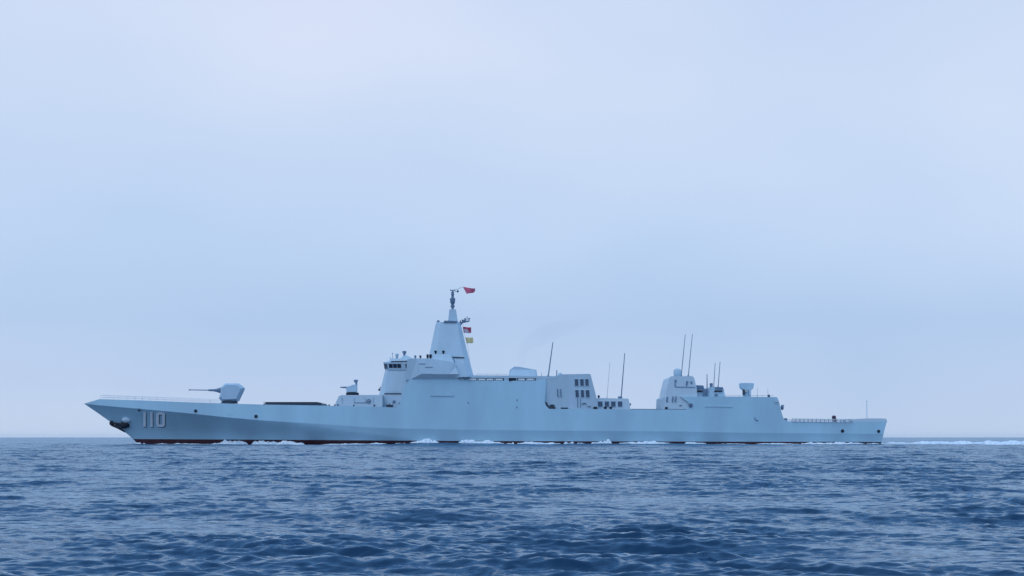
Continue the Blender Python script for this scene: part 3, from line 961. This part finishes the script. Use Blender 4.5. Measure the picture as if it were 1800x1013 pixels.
MB().slab([(1255, 689.4), (1256.2, 686.6), (1269.4, 686.8), (1269.6, 689.2)], 5.7, 6.1).build('slit', M['black'], d2)
MB().slab([(1256, 693), (1261.5, 693), (1261.5, 697), (1256, 697)], 5.7, 6.05).build('door', M['mid'], d2)
MB().slab([(1256.5, 680.8), (1270.2, 681), (1271.4, 685.4), (1257, 685.2)], 5.7, 6.0).build('upper_panel', M['mid'], d2)
mb = MB(); mb.tube([W(1243, 697, 6.2), W(1243, 684, 6.2)], .22, 8); mb.build('pipe', M['mid'], d2)
MB().lathe(1250.2, [(682, .34), (678, .32), (676.4, .38), (674.2, .36), (673.6, .2)], b=5, seg=10).build('vent_cowl', M['mid'], d2)
# short range missile launcher on its pedestal
ml = MB().lathe(1312.6, [(699, .95), (692, .85), (688, .8)], seg=16).build('missile_launcher', M['super'], ship)
mb = MB(); mb.facet([(1299.8, 674.4), (1302, 673.4), (1322.4, 673.6), (1324.4, 674.6), (1323, 683.4), (1318.6, 687), (1306, 686.8), (1300.6, 682)], 1.0, 1.25, .88); mb.build('missile_box', M['super'], ml)
for x, k in ((1305.4, 'dark'), (1316.4, 'super')):
    MB().slab([(x, 694), (x, 685), (x + 3.6, 685), (x + 3.2, 694)], .4, 1.3).build('yoke', M[k], ml)
for x0 in (1290, 1340):
    pass
railing('roof_railing', [W(1275, 697.6, 8.0), W(1300, 697.8, 8.0), W(1360, 698.4, 8.0)], .35, 2.2, .03, han, M['mid'], rails=(1.0,))
railing('roof_railing', [W(838, 660.2, 8.0), W(892, 660.4, 8.0)], .3, 2.0, .03, sup, M['mid'], rails=(1.0,))

# ------------------------------------------------------------------ flags flying from the mast
def flag(name, quad, b, mats, label, pick=None, wave=.35, n=14, m=9):
    """quad: px corners tl, tr, br, bl; cloth with thickness"""
    tl, tr, br, bl_ = [W(x, y, b) for x, y in quad]
    org = tl.copy()
    vs, fs, mi = [], [], []
    for side in (0, 1):
        for j in range(m + 1):
            for i in range(n + 1):
                u, v = i / n, j / m
                p = tl.lerp(tr, u).lerp(bl_.lerp(br, u), v)
                off = wave * (math.sin(u * 7 + v * 2.2 + b) * (.25 + .75 * u))
                p = p + Vector((0, off + side * .03, .10 * math.sin(u * 6 + 1) * u))
                vs.append(p - org)
    N = (n + 1) * (m + 1)
    for j in range(m):
        for i in range(n):
            a = j * (n + 1) + i
            k = pick((i + .5) / n, (j + .5) / m) if pick else 0
            fs.append((a, a + 1, a + n + 2, a + n + 1)); mi.append(k)
            fs.append((N + a, N + a + n + 1, N + a + n + 2, N + a + 1)); mi.append(k)
    rim = [i for i in range(n + 1)] + [j * (n + 1) + n for j in range(1, m + 1)] + [m * (n + 1) + i for i in range(n - 1, -1, -1)] + [j * (n + 1) for j in range(m - 1, 0, -1)]
    for a, c in zip(rim, rim[1:] + rim[:1]):
        fs.append((a, N + a, N + c, c)); mi.append(0)
    mb = MB(); mb.v = [tuple(p) for p in vs]; mb.f = fs; mb.m = mi
    o = mb.build(name, mats, None, smooth=True)
    o.location = org
    return tag(o, label, 'flag')
flag('flag', [(813.6, 504.4), (835.4, 507.6), (834.8, 513.6), (820.4, 516.8)], .3, [M['backlit_red']], 'plain red flag streaming from the top of the mast pole')
flag('signal_flag', [(813.4, 574.8), (828, 575.6), (828.4, 585.6), (815, 585.4)], .6, [M['red'], M['pink']],
     'dark red and pinkish white flag below the mast yardarm', lambda u, v: 1 if v > .32 + .75 * max(0, u - .55) * 2 and u < .86 else 0)
flag('signal_flag', [(818, 593.6), (831, 593.2), (832.4, 602.6), (820.4, 604)], .6, [M['yellow']], 'plain yellow flag, lowest of the flags by the mast')

# ------------------------------------------------------------------ foam along the hull and the wake
def foam_material():
    m, n, l, p = new_mat('sea_foam')
    nz = n.new('ShaderNodeTexNoise'); nz.inputs['Scale'].default_value = 1.6; nz.inputs['Detail'].default_value = 8
    g = n.new('ShaderNodeNewGeometry'); l.new(g.outputs['Position'], nz.inputs['Vector'])
    r = n.new('ShaderNodeValToRGB')
    r.color_ramp.elements[0].position = .36; r.color_ramp.elements[0].color = (.55, .66, .76, 1)
    r.color_ramp.elements[1].position = .56; r.color_ramp.elements[1].color = (.92, .93, .94, 1)
    l.new(nz.outputs['Fac'], r.inputs[0]); l.new(r.outputs[0], p.inputs['Base Color'])
    p.inputs['Roughness'].default_value = .8
    b = n.new('ShaderNodeBump'); b.inputs['Distance'].default_value = .15; l.new(nz.outputs['Fac'], b.inputs['Height']); l.new(b.outputs[0], p.inputs['Normal'])
    return m
M['foam'] = foam_material()
fr = np.random.default_rng(5)
def smooth_noise(n, k):
    a = fr.normal(0, 1, n + 2 * k)
    w = np.hanning(2 * k + 1); w /= w.sum()
    a = np.convolve(a, w, 'same')[k:k + n]
    return a / (a.std() + 1e-6)
def foam_ridge(mb, pts, height, width):
    """pts: centre line (x, y); height/width arrays in metres: a lumpy ridge of foam lying on the water"""
    n = len(pts); m = 9
    hn = smooth_noise(n, 12); hf = smooth_noise(n, 2)
    g = []
    for i in range(n):
        t = pts[min(i + 1, n - 1)] - pts[max(i - 1, 0)]
        nrm = Vector((-t.y, t.x)).normalized()
        e = min(1, i / 6, (n - 1 - i) / 6)
        h = height[i] * max(.15, 1 + .35 * hn[i] + .10 * hf[i]) * e
        r = []
        z0 = float(np.interp(900 + pts[i].x * FPX / (D - 9.5), [200, 300, 420, 560, 680, 740, 860, 960, 1060, 1180, 1300, 1540, 1620, 1900, 2400], [0, .05, .1, -.05, .2, .38, .34, .2, .34, .32, .1, .12, .25, .25, 0])) * .7
        for j in range(m):
            s = j / (m - 1) * 2 - 1
            q = pts[i] + nrm * (s * width[i] * .5)
            z = z0 * e - .35 + (h + .35) * (1 - s * s) ** .7 + .02 * fr.normal() * e
            r.append(Vector((q.x, q.y, z)))
        g.append(r)
    mb.add([p for r in g for p in r], [(i * m + j, i * m + j + 1, (i + 1) * m + j + 1, (i + 1) * m + j) for i in range(n - 1) for j in range(m - 1)])
def hull_xy(px, out):
    p = W(px, 780, half_breadth(px, 1.3) + out)
    return Vector((p.x, p.y))
mb = MB()
for x0, x1, h, out, wd in ((236, 262, .35, .3, .8), (366, 438, .82, .5, 1.7), (440, 538, .74, .7, 1.7), (690, 716, .2, .8, 1.2), (712, 776, .7, .6, 1.6), (800, 890, .62, .8, 1.6), (905, 990, .4, .8, 1.4), (988, 1013, .42, .4, 1.4), (262, 372, .2, .6, 1.0), (560, 690, .2, .8, 1.0), (776, 800, .25, .8, 1.0), (888, 905, .25, .8, 1.), (1012, 1036, .25, .8, 1.), (1320, 1410, .24, .8, 1.0), (1520, 1556, .25, .6, 1.0),
                           (1036, 1078, .62, .8, 1.5), (1084, 1190, .5, .9, 1.5), (1200, 1245, .42, .9, 1.4), (1250, 1320, .2, .8, 1.2), (1405, 1470, .5, .9, 1.6), (1455, 1524, .5, .9, 1.6)):
    for k in range(6):
        c, hl = x0 + (x1 - x0) * fr.uniform(.12, .88), (x1 - x0) * fr.uniform(.15, .5)
        if k == 0:
            c, hl = (x0 + x1) / 2, (x1 - x0) / 2
        a_, b_ = max(x0, c - hl), min(x1, c + hl)
        n = int((b_ - a_) / 1.0) + 14
        xs = np.linspace(a_, b_, n)
        env = np.sin(np.linspace(0, math.pi, n)) ** (.6 if x1 - x0 > 25 else 1.8)
        hk = h * (fr.uniform(.4, .95) if k else .62)
        o_ = fr.uniform(-.2, 1.4) if k else 0
        foam_ridge(mb, [hull_xy(x, out + o_) for x in xs], hk * env, wd * (.5 + .4 * env))
tag(mb.build('bow_wave_foam', M['foam'], None, smooth=True), 'white broken foam lapping along the waterline of the warship', 'foam', kind='stuff')
mb = MB()
def wake_pt(px, back):
    y = D - 8 - back
    return Vector(((px - 900) * y / FPX, y))
for x0, x1, h0, h1, b0, b1 in ((1550, 1720, .38, .5, 0, 5), (1600, 1760, .42, .5, 4, 9), (1690, 1990, .45, .6, 7, 22), (1740, 2200, .5, .7, 14, 40), (1860, 2300, .55, .8, 10, 50), (1560, 2300, .35, .5, -16, -26)):
    n = int((x1 - x0) / 1.6)
    t = np.linspace(0, 1, n)
    jit = smooth_noise(n, 14) * .6
    env = np.clip(smooth_noise(n, 12) * .2 + .95, .5, 1.3)
    foam_ridge(mb, [wake_pt(x0 + (x1 - x0) * a, b0 + (b1 - b0) * a + j) for a, j in zip(t, jit)], (h0 + (h1 - h0) * t) * env * .85, 4.0 + 2.0 * t)
tag(mb.build('wake_foam', M['foam'], None, smooth=True), 'white wake foam trailing to the right of the warship stern', 'foam', kind='stuff')

# ------------------------------------------------------------------ thin exhaust smoke
def smoke():
    m = bpy.data.materials.new('exhaust_smoke')
    m.use_nodes = True
    n, l = m.node_tree.nodes, m.node_tree.links
    n.clear()
    out = n.new('ShaderNodeOutputMaterial')
    v = n.new('ShaderNodeVolumePrincipled')
    v.inputs['Color'].default_value = (.60, .60, .82, 1)
    g = n.new('ShaderNodeNewGeometry')
    nz = n.new('ShaderNodeTexNoise'); nz.inputs['Scale'].default_value = .16; nz.inputs['Detail'].default_value = 3
    l.new(g.outputs['Position'], nz.inputs['Vector'])
    r = n.new('ShaderNodeMapRange'); r.inputs['From Min'].default_value = .35; r.inputs['From Max'].default_value = .7
    r.inputs['To Min'].default_value = .017; r.inputs['To Max'].default_value = .026
    l.new(nz.outputs['Fac'], r.inputs['Value']); l.new(r.outputs[0], v.inputs['Density'])
    l.new(v.outputs[0], out.inputs['Volume'])
    pts = [(917, 648, 1.0), (917, 637, 1.1), (918, 624, 1.2), (922, 612, 1.5), (932, 601, 1.9), (948, 592, 2.2), (968, 584, 2.2), (990, 577, 1.9), (1012, 571, 1.4), (1034, 566, .7)]
    mb = MB()
    mb.tube([W(x, y, 0) for x, y, _ in pts], [r_ for *_, r_ in pts], 20)
    o = mb.build('exhaust_smoke', m, None, smooth=True)
    tag(o, 'thin grey exhaust smoke drifting right from the funnel', 'smoke', kind='stuff')
smoke()

# ------------------------------------------------------------------ haze: pale even air over the whole sea
def haze():
    m = bpy.data.materials.new('sea_haze')
    m.use_nodes = True
    n, l = m.node_tree.nodes, m.node_tree.links
    n.clear()
    out = n.new('ShaderNodeOutputMaterial')
    v = n.new('ShaderNodeVolumePrincipled')
    v.inputs['Color'].default_value = (.72, .86, .97, 1)
    v.inputs['Density'].default_value = .00001
    l.new(v.outputs[0], out.inputs['Volume'])
    mb = MB()
    mb.box((0, 0, 22), 66000, 66000, 48)
    o = mb.build('haze', m, None)
    tag(o, 'pale blue sea haze softening the far horizon', 'haze', kind='stuff')
haze()
